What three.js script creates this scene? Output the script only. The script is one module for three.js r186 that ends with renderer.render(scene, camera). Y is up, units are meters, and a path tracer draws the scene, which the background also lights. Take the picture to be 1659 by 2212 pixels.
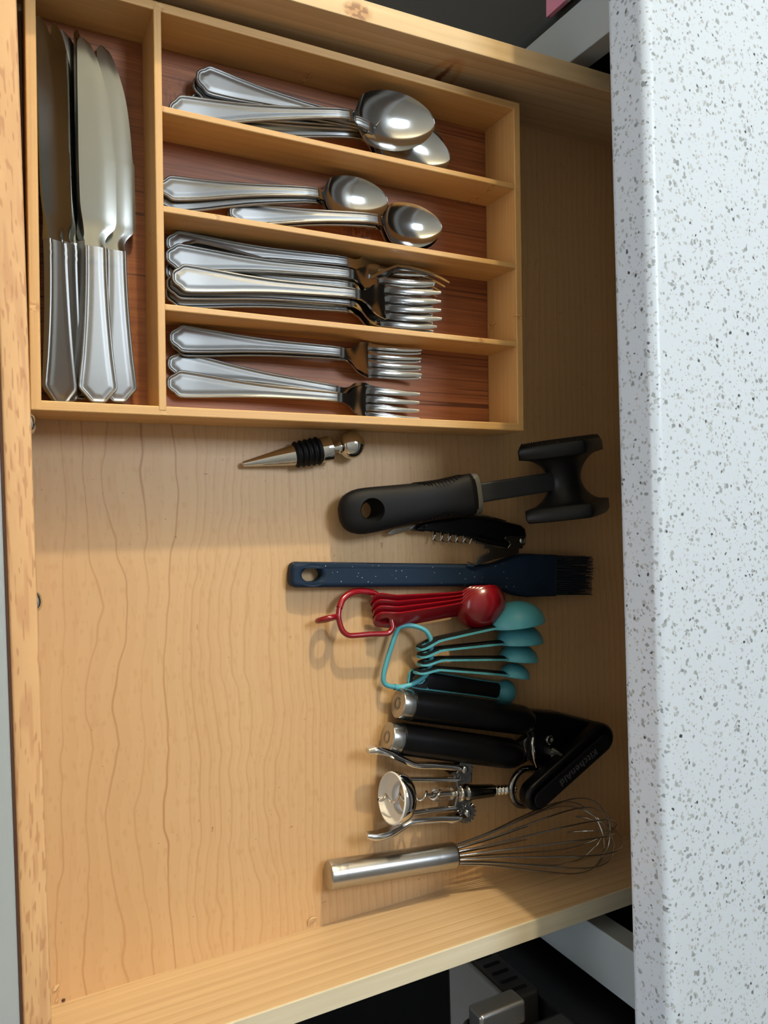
import * as THREE from 'three';
import { RoundedBoxGeometry } from 'three/addons/geometries/RoundedBoxGeometry.js';
import { mergeGeometries } from 'three/addons/utils/BufferGeometryUtils.js';
import { RectAreaLightUniformsLib } from 'three/addons/lights/RectAreaLightUniformsLib.js';
import { Brush, Evaluator, SUBTRACTION } from 'three-bvh-csg';
import { FontLoader } from 'three/addons/loaders/FontLoader.js';
import { TextGeometry } from 'three/addons/geometries/TextGeometry.js';

// ---------------------------------------------------------------- camera, lights, exposure
// x runs along the drawer front (down in the photograph), y is up, z points out of the cabinet
const scene = new THREE.Scene();
const V = (x, y, z) => new THREE.Vector3(x, y, z);
const FOCAL = 1665.2, EYE = V(0.3208, 0.5412, 0);
const RIGHT = V(0.029614, 0.455655, -0.889664), UP = V(-0.999503, 0.003873, -0.031287), BACK = V(-0.010810, 0.890148, 0.455543);
const camera = new THREE.PerspectiveCamera(2 * Math.atan(1106 / FOCAL) * 180 / Math.PI, 1659 / 2212, 0.02, 20);
camera.position.copy(EYE);
camera.quaternion.setFromRotationMatrix(new THREE.Matrix4().makeBasis(RIGHT, UP, BACK));
const renderer = new THREE.WebGLRenderer();
renderer.toneMapping = THREE.LinearToneMapping;
renderer.toneMappingExposure = 0.87;
renderer.shadowMap.enabled = true;
RectAreaLightUniformsLib.init();
scene.background = new THREE.Color(0x000000);

const LIGHT = {
  panel: { color: new THREE.Color(0.72, 0.84, 0.98), power: 34 },
  pendant: { color: new THREE.Color(1.0, 0.84, 0.55), power: 22 },
  window: { color: new THREE.Color(0.86, 0.95, 1.05), power: 4.0 },
};
function areaLight(c, power, w, h, pos, target) {
  const l = new THREE.RectAreaLight(c, power, w, h);
  l.position.copy(pos); l.lookAt(target); scene.add(l); return l;
}
// frosted ceiling panel, curtained window opposite, warm pendant far along the counter
areaLight(LIGHT.panel.color, LIGHT.panel.power, 0.46, 0.36, V(-0.25, 1.655, -0.70), V(-0.25, 0, -0.70));
areaLight(LIGHT.window.color, LIGHT.window.power, 1.8, 1.3, V(0.3, 0.25, 2.66), V(0.3, 0.25, 0));
{
  const p = new THREE.PointLight(LIGHT.pendant.color, LIGHT.pendant.power, 0, 2);
  p.position.set(-2.4, 1.5, -0.36); p.castShadow = true; p.shadow.radius = 2.2; scene.add(p);
}

// ---------------------------------------------------------------- helpers
function ray(px, py) {
  const a = (px - 829.5) / FOCAL, b = -(py - 1106) / FOCAL;
  return V(0, 0, 0).addScaledVector(RIGHT, a).addScaledVector(UP, b).addScaledVector(BACK, -1);
}
const at = (px, py, h) => { const d = ray(px, py); return EYE.clone().addScaledVector(d, (h - EYE.y) / d.y); };
const atZ = (px, py, z) => { const d = ray(px, py); return EYE.clone().addScaledVector(d, (z - EYE.z) / d.z); };
const atX = (px, py, x) => { const d = ray(px, py); return EYE.clone().addScaledVector(d, (x - EYE.x) / d.x); };

let seed = 12345;
const rnd = () => { seed = (seed * 1664525 + 1013904223) >>> 0; return seed / 4294967296; };
const hash = (i, j) => { let n = (i * 374761393 + j * 668265263) | 0; n = Math.imul(n ^ (n >>> 13), 1274126177); return ((n ^ (n >>> 16)) >>> 0) / 4294967296; };
function noise(x, y) {
  const i = Math.floor(x), j = Math.floor(y), u = x - i, v = y - j;
  const a = u * u * (3 - 2 * u), b = v * v * (3 - 2 * v);
  return (hash(i, j) * (1 - a) + hash(i + 1, j) * a) * (1 - b) + (hash(i, j + 1) * (1 - a) + hash(i + 1, j + 1) * a) * b;
}
const fbm = (x, y) => 0.5 * noise(x, y) + 0.3 * noise(x * 2.1 + 7, y * 2.1 + 3) + 0.2 * noise(x * 4.3 + 1, y * 4.3 + 9);
const clamp = (v, a = 0, b = 1) => Math.min(b, Math.max(a, v));
const smooth = (a, b, v) => { const t = clamp((v - a) / (b - a)); return t * t * (3 - 2 * t); };
function spline(pts) {            // monotone-ish piecewise smooth interpolation
  return s => {
    if (s <= pts[0][0]) return pts[0][1];
    for (let i = 1; i < pts.length; i++) if (s <= pts[i][0]) {
      const [x0, y0] = pts[i - 1], [x1, y1] = pts[i], h = x1 - x0, t = (s - x0) / h;
      const m = k => { if (k <= 0 || k >= pts.length - 1) { const q = k <= 0 ? 0 : pts.length - 2; return (pts[q + 1][1] - pts[q][1]) / (pts[q + 1][0] - pts[q][0]); } return (pts[k + 1][1] - pts[k - 1][1]) / (pts[k + 1][0] - pts[k - 1][0]); };
      const m0 = m(i - 1), m1 = m(i), t2 = t * t, t3 = t2 * t;
      return (2 * t3 - 3 * t2 + 1) * y0 + (t3 - 2 * t2 + t) * h * m0 + (-2 * t3 + 3 * t2) * y1 + (t3 - t2) * h * m1;
    }
    return pts[pts.length - 1][1];
  };
}
const used = {};
function numbered(name) { const n = used[name] = (used[name] ?? -1) + 1; return n ? `${name}_${String(n).padStart(3, '0')}` : name; }
function tag(o, label, category, group, kind) {
  o.userData.label = label; if (category) o.userData.category = category;
  if (group) o.userData.group = group; if (kind) o.userData.kind = kind; return o;
}
function shadowed(o) { o.traverse(m => { if (m.isMesh) { m.castShadow = true; m.receiveShadow = true; } }); return o; }
function thing(name, label, category, pos = V(0, 0, 0), group) {
  const g = new THREE.Group(); g.name = numbered(name); g.position.copy(pos); scene.add(g);
  return tag(g, label, category, group);
}
// a part given in world coordinates: moved into the frame of the thing's base (things placed without turn)
function wpart(g, name, geo, mat, label) {
  geo.translate(-g.position.x, -g.position.y, -g.position.z);
  return part(g, name, geo, mat, label);
}
function part(g, name, geo, mat, label) {
  const m = new THREE.Mesh(geo, mat); m.name = name; m.castShadow = m.receiveShadow = true; g.add(m);
  if (label) m.userData.label = label; return m;
}
function structure(name, geo, mat, label) {
  const m = new THREE.Mesh(geo, mat); m.name = name; m.castShadow = m.receiveShadow = true; scene.add(m);
  m.userData.kind = 'structure'; m.userData.label = label; return m;
}
function copyOf(o, label) { const c = o.clone(); c.name = numbered(o.name.replace(/_\d+$/, '')); c.userData = { ...o.userData }; if (label) c.userData.label = label; scene.add(c); return c; }
// put a thing's origin at pixel a / height ha with its x axis towards pixel b / height hb
function orient(o, A, B, up = V(0, 1, 0), roll = 0) {
  const X = B.clone().sub(A).normalize(), Z = X.clone().cross(up).normalize(), Y = Z.clone().cross(X);
  o.position.copy(A); o.quaternion.setFromRotationMatrix(new THREE.Matrix4().makeBasis(X, Y, Z));
  if (roll) o.rotateX(roll); return o;
}
const place = (o, a, ha, b, hb, roll = 0, up) => orient(o, at(a[0], a[1], ha), at(b[0], b[1], hb), up, roll);

// uv in metres from the facing of each vertex; grain axis gets u
function metreUV(geo, grain = 'x', off = [0, 0]) {
  const g = geo.index ? geo.toNonIndexed() : geo, p = g.attributes.position, n = g.attributes.normal, uv = new Float32Array(p.count * 2);
  for (let i = 0; i < p.count; i += 3) {
    let nx = 0, ny = 0, nz = 0; for (let k = 0; k < 3; k++) { nx += n.getX(i + k); ny += n.getY(i + k); nz += n.getZ(i + k); }
    nx = Math.abs(nx); ny = Math.abs(ny); nz = Math.abs(nz);
    for (let k = 0; k < 3; k++) {
      const c = { x: p.getX(i + k), y: p.getY(i + k), z: p.getZ(i + k) };
      const drop = nx > ny && nx > nz ? 'x' : ny >= nz ? 'y' : 'z';
      const ax = ['x', 'y', 'z'].filter(a => a !== drop);
      const ua = ax.includes(grain) ? grain : ax[0], va = ax.find(a => a !== ua);
      uv[2 * (i + k)] = c[ua] + off[0]; uv[2 * (i + k) + 1] = c[va] + off[1] + (drop === 'x' ? 0.013 : drop === 'z' ? 0.029 : 0);
    }
  }
  g.setAttribute('uv', new THREE.BufferAttribute(uv, 2)); return g;
}
function box(x0, x1, y0, y1, z0, z1, r = 0.001, grain, off) {
  const w = Math.abs(x1 - x0), h = Math.abs(y1 - y0), d = Math.abs(z1 - z0);
  let g = r > 0 ? new RoundedBoxGeometry(w, h, d, 2, Math.min(r, w / 2.1, h / 2.1, d / 2.1)) : new THREE.BoxGeometry(w, h, d);
  g.translate((x0 + x1) / 2, (y0 + y1) / 2, (z0 + z1) / 2);
  return grain ? metreUV(g, grain, off) : g;
}
// polygon of pixels taken at height top, extruded down to height bottom (world coordinates)
function slab(px, bottom, top, bevel = 0.0006, holes = []) {
  const P = l => l.map(([a, b]) => { const q = at(a, b, top); return new THREE.Vector2(q.x, -q.z); });
  return slabXZ(P(px), bottom, top, bevel, holes.map(P));
}
function slabXZ(pts, bottom, top, bevel = 0.0006, holes = [], curve = 1) {
  const s = new THREE.Shape(pts); for (const h of holes) s.holes.push(new THREE.Path(h));
  const b = Math.min(bevel, (top - bottom) / 2.2);
  const g = new THREE.ExtrudeGeometry(s, { depth: top - bottom - 2 * b, bevelEnabled: b > 0, bevelSize: b, bevelThickness: b, bevelOffset: -b, bevelSegments: 3, curveSegments: 16, steps: 1 });
  g.rotateX(-Math.PI / 2); g.translate(0, bottom + b, 0); return g;
}
// loft along local x: ring(x) gives half height h, half width w, centre cy, cz, exponent n
function superloft(xs, f, seg = 28) {
  const pos = [], idx = [];
  xs.forEach(x => {
    const { h, w, cy = 0, cz = 0, n = 2 } = f(x);
    for (let k = 0; k < seg; k++) {
      const a = k / seg * Math.PI * 2, c = Math.cos(a), s = Math.sin(a);
      pos.push(x, cy + Math.sign(s) * Math.pow(Math.abs(s), 2 / n) * h, cz + Math.sign(c) * Math.pow(Math.abs(c), 2 / n) * w);
    }
  });
  for (let i = 0; i < xs.length - 1; i++) for (let k = 0; k < seg; k++) {
    const a = i * seg + k, b = i * seg + (k + 1) % seg, c = a + seg, d = b + seg; idx.push(a, b, c, b, d, c);
  }
  for (const e of [0, xs.length - 1]) {
    const f0 = f(xs[e]), ci = pos.length / 3; pos.push(xs[e], f0.cy ?? 0, f0.cz ?? 0);
    for (let k = 0; k < seg; k++) { const a = e * seg + k, b = e * seg + (k + 1) % seg; e ? idx.push(a, b, ci) : idx.push(b, a, ci); }
  }
  const g = new THREE.BufferGeometry(); g.setAttribute('position', new THREE.Float32BufferAttribute(pos, 3)); g.setIndex(idx); g.computeVertexNormals(); return flipIfInside(g);
}
function flipIfInside(g) {       // make the winding point outwards (signed volume)
  const p = g.attributes.position, ix = g.index.array; let v = 0; const a = V(), b = V(), c = V();
  for (let i = 0; i < ix.length; i += 3) { a.fromBufferAttribute(p, ix[i]); b.fromBufferAttribute(p, ix[i + 1]); c.fromBufferAttribute(p, ix[i + 2]); v += a.dot(b.cross(c)); }
  if (v < 0) { for (let i = 0; i < ix.length; i += 3) { const t = ix[i]; ix[i] = ix[i + 1]; ix[i + 1] = t; } g.computeVertexNormals(); }
  return g;
}
// closed shell between a top and a bottom height field over (s, v); both f(s, v) return [x, y, z]
function shell(ss, vs, top, bot) {
  const pos = [], idx = [], ns = ss.length, nv = vs.length;
  for (const f of [top, bot]) for (const s of ss) for (const v of vs) pos.push(...f(s, v));
  const T = (i, j) => i * nv + j, B = (i, j) => ns * nv + i * nv + j;
  for (let i = 0; i < ns - 1; i++) for (let j = 0; j < nv - 1; j++) {
    idx.push(T(i, j), T(i, j + 1), T(i + 1, j), T(i, j + 1), T(i + 1, j + 1), T(i + 1, j));
    idx.push(B(i, j), B(i + 1, j), B(i, j + 1), B(i, j + 1), B(i + 1, j), B(i + 1, j + 1));
  }
  const rim = []; for (let j = 0; j < nv; j++) rim.push([0, j]); for (let i = 1; i < ns; i++) rim.push([i, nv - 1]);
  for (let j = nv - 2; j >= 0; j--) rim.push([ns - 1, j]); for (let i = ns - 2; i >= 1; i--) rim.push([i, 0]);
  const o = pos.length / 3;
  for (const [i, j] of rim) { pos.push(...top(ss[i], vs[j]), ...bot(ss[i], vs[j])); }
  const n = rim.length;
  for (let k = 0; k < n; k++) { const a = o + 2 * k, b = o + 2 * ((k + 1) % n); idx.push(a, a + 1, b, b, a + 1, b + 1); }
  const g = new THREE.BufferGeometry(); g.setAttribute('position', new THREE.Float32BufferAttribute(pos, 3)); g.setIndex(idx); g.computeVertexNormals(); return flipIfInside(g);
}
const range = (a, b, n) => Array.from({ length: n + 1 }, (_, i) => a + (b - a) * i / n);
// lathe about local x from [x, r] pairs
function latheX(prof, seg = 36) { const g = new THREE.LatheGeometry(prof.map(([x, r]) => new THREE.Vector2(r, x)), seg); g.rotateZ(-Math.PI / 2); return g; }
function tube(pts, r, closed = false, n = 80, seg = 10, tension = 0.5) {
  return new THREE.TubeGeometry(new THREE.CatmullRomCurve3(pts, closed, 'catmullrom', tension), n, r, seg, closed);
}
function withUV(g) { if (!g.attributes.uv) g.setAttribute('uv', new THREE.Float32BufferAttribute(new Float32Array(g.attributes.position.count * 2), 2)); return g; }
const merge = l => mergeGeometries(l.map(g => { const q = g.index ? g.toNonIndexed() : g; for (const k of Object.keys(q.attributes)) if (!['position', 'normal', 'uv'].includes(k)) q.deleteAttribute(k); if (!q.attributes.uv) q.setAttribute('uv', new THREE.Float32BufferAttribute(new Float32Array(q.attributes.position.count * 2), 2)); return q; }));

// ---------------------------------------------------------------- textures and materials
function texture(w, h, wm, hm, fn) {      // fn(x, y) in metres -> sRGB 0..255
  const d = new Uint8Array(w * h * 4);
  for (let j = 0; j < h; j++) for (let i = 0; i < w; i++) {
    const c = fn(i / w * wm, j / h * hm), o = 4 * (j * w + i);
    d[o] = clamp(c[0], 0, 255); d[o + 1] = clamp(c[1], 0, 255); d[o + 2] = clamp(c[2], 0, 255); d[o + 3] = 255;
  }
  const t = new THREE.DataTexture(d, w, h); t.colorSpace = THREE.SRGBColorSpace; t.magFilter = THREE.LinearFilter; t.minFilter = THREE.LinearMipmapLinearFilter; t.generateMipmaps = true;
  t.wrapS = t.wrapT = THREE.MirroredRepeatWrapping; t.repeat.set(1 / wm, 1 / hm); t.needsUpdate = true; return t;
}
const mix = (a, b, t) => [a[0] + (b[0] - a[0]) * t, a[1] + (b[1] - a[1]) * t, a[2] + (b[2] - a[2]) * t];
const mat = (o) => new THREE.MeshStandardMaterial({ roughness: 0.5, ...o });

const bambooTex = texture(1024, 512, 0.42, 0.07, (x, y) => {
  const streak = fbm(x * 6, y * 520), band = noise(x * 1.2 + 4, y * 90), fine = noise(x * 30, y * 1500);
  let c = mix([190, 146, 88], [222, 180, 120], clamp(0.15 + 0.6 * streak + 0.35 * (band - 0.5) + 0.25 * (fine - 0.5)));
  for (const [nx, ny] of [[0.045, 0.012], [0.19, 0.05], [0.30, 0.024], [0.385, 0.062]]) {   // bamboo nodes
    const dx = (x - nx - 0.003 * (noise(y * 300, nx * 90) - 0.5)) / 0.0022, dy = (y - ny) / 0.008, k = Math.exp(-dx * dx) * smooth(1.4, 0.6, Math.abs(dy));
    c = mix(c, noise(x * 900, y * 500) > 0.5 ? [160, 108, 58] : [222, 184, 128], 0.55 * k);
  }
  return c;
});
const bambooDarkTex = texture(1024, 1024, 0.38, 0.26, (x, y) => {
  const s = fbm(x * 9, y * 420), f = noise(x * 40, y * 1300), b = noise(x * 2 + 9, y * 30), d = noise(x * 5 + 30, y * 700);
  let c = mix([126, 72, 42], [188, 121, 74], clamp(0.1 + 0.55 * s + 0.4 * (f - 0.5) + 0.45 * (b - 0.35)));
  c = mix(c, [70, 38, 28], 0.6 * smooth(0.78, 0.9, d));
  for (const [nx, ny] of [[0.13, 0.11], [0.31, 0.2], [0.26, 0.04]]) {
    const dx = (x - nx) / 0.012, dy = (y - ny) / 0.012, k = Math.exp(-dx * dx - dy * dy);
    c = mix(c, [84, 46, 34], 0.7 * k * smooth(0.45, 0.7, noise(x * 700, y * 260)));
  }
  return c;
});
const mapleTex = texture(1536, 1024, 0.70, 0.56, (x, y) => {   // x along the drawer front, y = depth from the front
  const wander = 0.060 * (fbm(x * 3.1 + 2, y * 9 + 5) - 0.5) + 0.016 * Math.abs(noise(x * 11 + 3, y * 16) - 0.5) + 0.0030 * (noise(x * 70, y * 40) - 0.5);
  const q = y + wander * (y < 0.16 ? 1 : Math.max(0.3, 1 - (y - 0.16) * 8));
  const n = q < 0.11 ? q / 0.0175 : 0.11 / 0.0175 + (q - 0.11) / 0.0068;
  const gap = q < 0.11 ? 0.0175 : 0.0068, fr = (n - Math.floor(n) - 0.5) * gap, wl = 0.00036 + 0.0003 * noise(x * 30, y * 30);
  const line = Math.exp(-(fr * fr) / (wl * wl)) * (q < 0.11 ? 0.72 : 0.24) * (0.15 + 1.2 * noise(x * 7, Math.floor(n) * 3.7));
  const late = 0.10 * smooth(-gap / 2, gap / 2, fr);
  let c = mix([200, 163, 119], [210, 175, 131], fbm(x * 3, y * 8));
  c = mix(c, [192, 150, 104], 0.25 * noise(x * 4 + 20, y * 40));
  c = mix(c, [158, 110, 66], clamp(line + late * 0.6));
  c = mix(c, [188, 146, 98], 0.3 * smooth(0.68, 0.9, noise(x * 160, y * 700)));
  if (noise(x * 320 + 5, y * 320 + 8) > 0.985) c = mix(c, [120, 82, 52], 0.5);
  return c;
});
const pine = knot => texture(1024, 512, 0.56, 0.10, (x, y) => {
  const w = 0.006 * (fbm(x * 3, y * 20) - 0.5) + 0.003 * Math.sin(x * 9), r = (y + w) / 0.0095, fr = r - Math.floor(r), s = noise(x * 10, y * 900);
  let c = mix([180, 150, 114], [204, 178, 140], clamp(0.35 + 0.5 * fr + 0.4 * (s - 0.5)));
  c = mix(c, [150, 112, 74], 0.55 * smooth(0.82, 0.98, fr) * noise(x * 3, Math.floor(r) * 5.1));
  if (!knot) return c;
  const k = Math.hypot((x - 0.312 - 0.0012 * (noise(y * 400, 3) - 0.5)) / 0.0030, (y - 0.050) / 0.034); // knot streak
  c = mix(c, [112, 62, 32], 0.85 * smooth(1.2, 0.5, k));
  const k2 = Math.hypot((x - 0.312) / 0.014, (y - 0.052) / 0.036);
  return mix(c, [178, 124, 74], 0.5 * smooth(1.15, 0.9, k2) * smooth(0.6, 0.9, k2));
});
const pineTex = pine(false), knotTex = pine(true);
const topPineTex = texture(1024, 128, 0.56, 0.02, (x, y) => {
  let c = mix([202, 172, 128], [224, 196, 152], clamp(fbm(x * 14, y * 260)));
  const k = Math.hypot((x - 0.225) / 0.012, (y - 0.009) / 0.007), n = noise(x * 500, y * 500);
  return mix(c, n > 0.55 ? [120, 76, 44] : [176, 128, 82], 0.7 * smooth(1.1, 0.5, k));
});
const poplarTex = texture(512, 128, 0.56, 0.02, (x, y) => {
  let c = mix([196, 186, 160], [214, 206, 184], fbm(x * 10, y * 200));
  const q = y - 0.010 - 0.5 * (x - 0.13) * 0.2 - 0.003 * Math.sin(x * 60), l = Math.exp(-(q * q) / 4e-7);
  return mix(c, [150, 138, 112], 0.5 * l * smooth(0.16, 0.11, x));
});
const fleckTex = texture(1024, 256, 0.35, 0.03, (x, y) => {
  const b = fbm(x * 22, y * 60), s = noise(x * 150 + y * 200, y * 900), big = noise(x * 45 + 3 + y * 60, y * 420);
  let c = mix([200, 156, 110], [224, 182, 132], b);
  c = mix(c, [168, 114, 76], 0.5 * smooth(0.66, 0.9, s));
  return mix(c, [182, 130, 92], 0.4 * smooth(0.55, 0.95, big));
});
const quartzTex = (() => {
  const S = 2048, c = document.createElement('canvas'); c.width = c.height = S; const g = c.getContext('2d');
  g.fillStyle = '#becad8'; g.fillRect(0, 0, S, S);
  const chip = (r, col) => {
    const x = rnd() * S, y = rnd() * S, a0 = rnd() * 7, el = 0.4 + 0.6 * rnd(), n = 4 + Math.floor(rnd() * 3);
    for (const [ox, oy] of [[0, 0], [x < 20 ? S : x > S - 20 ? -S : 0, 0], [0, y < 20 ? S : y > S - 20 ? -S : 0]]) {
      g.fillStyle = col; g.beginPath();
      for (let k = 0; k < n; k++) { const a = k / n * 6.283, rr = r * (0.7 + 0.5 * hash(Math.floor(x) + k, Math.floor(y))), px = Math.cos(a) * rr, py = Math.sin(a) * rr * el; const qx = x + ox + px * Math.cos(a0) - py * Math.sin(a0), qy = y + oy + px * Math.sin(a0) + py * Math.cos(a0); k ? g.lineTo(qx, qy) : g.moveTo(qx, qy); }
      g.closePath(); g.fill();
    }
  };
  const grey = (v, t = 0) => `rgb(${v - t},${v + 2},${v + 9})`;
  for (let i = 0; i < 16000; i++) chip(1 + rnd() * 1.3, grey(172 + Math.floor(rnd() * 28)));
  for (let i = 0; i < 9000; i++) chip(1.5 + rnd() * 1.8, grey(142 + Math.floor(rnd() * 50)));
  for (let i = 0; i < 8500; i++) chip(3 + rnd() * 2.4, grey(146 + Math.floor(rnd() * 44), 4));
  for (let i = 0; i < 3800; i++) chip(4 + rnd() * 4.2, grey(134 + Math.floor(rnd() * 45), 6));
  for (let i = 0; i < 750; i++) chip(2.2 + rnd() * 3.6, grey(52 + Math.floor(rnd() * 50), 2));
  const t = new THREE.CanvasTexture(c); t.colorSpace = THREE.SRGBColorSpace; t.wrapS = t.wrapT = THREE.RepeatWrapping; t.repeat.set(1 / 0.5, 1 / 0.5); return t;
})();
const speckTex = texture(1024, 128, 0.30, 0.04, (x, y) => {
  let c = mix([15, 33, 53], [21, 41, 63], fbm(x * 40, y * 40));
  const cell = 0.0042, i = Math.floor(x / cell), j = Math.floor(y / cell), h1 = hash(i + 11, j + 5);
  if (h1 > 0.80 && x < 0.2) { const cx = (i + 0.2 + 0.6 * hash(i, j + 77)) * cell, cy = (j + 0.2 + 0.6 * hash(i + 31, j)) * cell, r = 0.00022 + 0.00034 * hash(i + 5, j + 9); c = mix(c, [196, 200, 204], 0.9 * smooth(r, r * 0.6, Math.hypot(x - cx, y - cy))); }
  return c;
});
const M = {
  bamboo: mat({ map: bambooTex, roughness: 0.45 }),
  bambooDark: mat({ map: bambooDarkTex, roughness: 0.5 }),
  maple: mat({ map: mapleTex, roughness: 0.42 }),
  pine: mat({ map: pineTex, roughness: 0.45 }),
  knotPine: mat({ map: knotTex, roughness: 0.45 }),
  topPine: mat({ map: topPineTex, roughness: 0.5 }),
  poplar: mat({ map: poplarTex, roughness: 0.6 }),
  fleck: mat({ map: fleckTex, roughness: 0.55 }),
  quartz: new THREE.MeshPhysicalMaterial({ map: quartzTex, roughness: 0.36 }),
  paint: mat({ color: 0x9ea6aa, roughness: 0.45 }),
  brownEdge: mat({ color: 0x4a2c1e, roughness: 0.8 }),
  satin: mat({ color: 0x8b8b89, metalness: 1, roughness: 0.42 }),
  polished: mat({ color: 0xc8c8c5, metalness: 1, roughness: 0.13 }),
  blade: mat({ color: 0x9c9d97, metalness: 1, roughness: 0.17 }),
  chrome: mat({ color: 0xd4d2ce, metalness: 1, roughness: 0.06 }),
  brushed: mat({ color: 0xb4b2ae, metalness: 1, roughness: 0.26 }),
  gunmetal: mat({ color: 0x8b8986, metalness: 1, roughness: 0.16 }),
  blackSoft: new THREE.MeshPhysicalMaterial({ color: 0x0d0d0e, roughness: 0.6, specularIntensity: 0.5 }),
  blackGloss: new THREE.MeshPhysicalMaterial({ color: 0x060607, roughness: 0.30, specularIntensity: 0.5 }),
  charcoal: mat({ color: 0x26282a, roughness: 0.5 }),
  castGrey: new THREE.MeshPhysicalMaterial({ color: 0x111213, roughness: 0.42, specularIntensity: 0.7 }),
  navy: new THREE.MeshPhysicalMaterial({ map: speckTex, roughness: 0.6, specularIntensity: 0.5 }),
  navyPlain: mat({ color: 0x0f2030, roughness: 0.6 }),
  red: new THREE.MeshPhysicalMaterial({ color: 0x7e0714, roughness: 0.25, clearcoat: 0.5, clearcoatRoughness: 0.15 }),
  redDark: new THREE.MeshPhysicalMaterial({ color: 0x8c1420, roughness: 0.15, clearcoat: 0.8 }),
  teal: mat({ color: 0x4c9aa8, roughness: 0.42 }),
  white: mat({ color: 0xe4e4e4, roughness: 0.4 }),
  wall: mat({ color: 0xa3a19c, roughness: 0.9 }),
  ceiling: mat({ color: 0xe2e2e0, roughness: 0.95 }),
  darkFloor: mat({ color: 0x23272a, roughness: 0.55 }),
  darkSteel: mat({ color: 0x5a5b5a, metalness: 0.6, roughness: 0.3 }),
  ovenSteel: mat({ color: 0x9a9a98, metalness: 0.55, roughness: 0.4 }),
  ovenHandle: mat({ color: 0x9a9b9c, metalness: 0.9, roughness: 0.3 }),
  doorEdge: mat({ color: 0x35322f, roughness: 0.5 }),
  interior: mat({ color: 0x2a2622, roughness: 0.8 }),
  blackMetal: mat({ color: 0x161616, roughness: 0.45 }),
  pink: mat({ color: 0xc57f98, roughness: 0.9 }),
  cloth: mat({ color: 0xd6d6d8, roughness: 0.95 }),
  clear: new THREE.MeshPhysicalMaterial({ color: 0xffffff, roughness: 0.08, transmission: 1, thickness: 0.004, ior: 1.45 }),
};

// ---------------------------------------------------------------- room
const FLOOR = -0.715, CEIL = 1.73;
structure('floor', box(-3.2, 2.6, FLOOR - 0.1, FLOOR, -1.2, 2.8, 0), M.darkFloor, 'dark kitchen floor below the drawer');
structure('ceiling', box(-3.2, 2.6, CEIL, CEIL + 0.1, -1.2, 2.8, 0), M.ceiling, 'plain white kitchen ceiling');
structure('wall_back', box(-3.2, 2.6, FLOOR, CEIL, -1.1, -1.0, 0), M.wall, 'plain light wall behind the countertop');
structure('wall_front', box(-3.2, 2.6, FLOOR, CEIL, 2.7, 2.8, 0), M.wall, 'plain light wall opposite the countertop');
structure('wall_left', box(-3.2, -3.1, FLOOR, CEIL, -1.0, 2.7, 0), M.wall, 'plain light wall at the dishwasher end');
structure('wall_right', box(2.5, 2.6, FLOOR, CEIL, -1.0, 2.7, 0), M.wall, 'plain light wall at the oven end');
{
  const g = new THREE.Group(); g.name = 'window_1'; g.position.set(0.3, 0.25, 2.70); scene.add(g); g.userData = { kind: 'structure', label: 'bright curtained window in the wall opposite' };
  part(g, 'pane', box(-0.9, 0.9, -0.65, 0.65, -0.03, -0.015, 0.001), mat({ color: 0xf4f6f8, emissive: new THREE.Color(0.86, 0.95, 1.05), emissiveIntensity: 1.2, roughness: 0.5 }));
  for (const s of [-1, 1]) { part(g, 'frame', box(s * 0.93 - 0.03, s * 0.93 + 0.03, -0.71, 0.71, -0.04, 0, 0.003), M.white); part(g, 'frame', box(-0.9, 0.9, s * 0.68 - 0.03, s * 0.68 + 0.03, -0.04, 0, 0.003), M.white); }
}
{
  const g = thing('ceiling_light', 'flat frosted panel light on the white ceiling', 'ceiling light', V(-0.25, CEIL, -0.70));
  part(g, 'housing', box(-0.25, 0.25, -0.06, 0, -0.20, 0.20, 0.004), M.white);
  part(g, 'diffuser', box(-0.23, 0.23, -0.07, -0.06, -0.18, 0.18, 0.002), mat({ color: 0xffffff, emissive: new THREE.Color(0.75, 0.88, 1.0), emissiveIntensity: 1.5, roughness: 0.6 }));
}
{
  const g = thing('pendant_lamp', 'round warm glass pendant lamp above the far counter', 'pendant lamp', V(-2.4, 1.5, -0.36));
  part(g, 'globe', new THREE.SphereGeometry(0.075, 32, 20), mat({ color: 0xfff0d8, emissive: new THREE.Color(1, 0.75, 0.4), emissiveIntensity: 3, roughness: 0.4 }));
  part(g, 'cord', box(-0.003, 0.003, 0.074, 0.23, -0.003, 0.003, 0.001), M.blackSoft);
}

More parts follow.
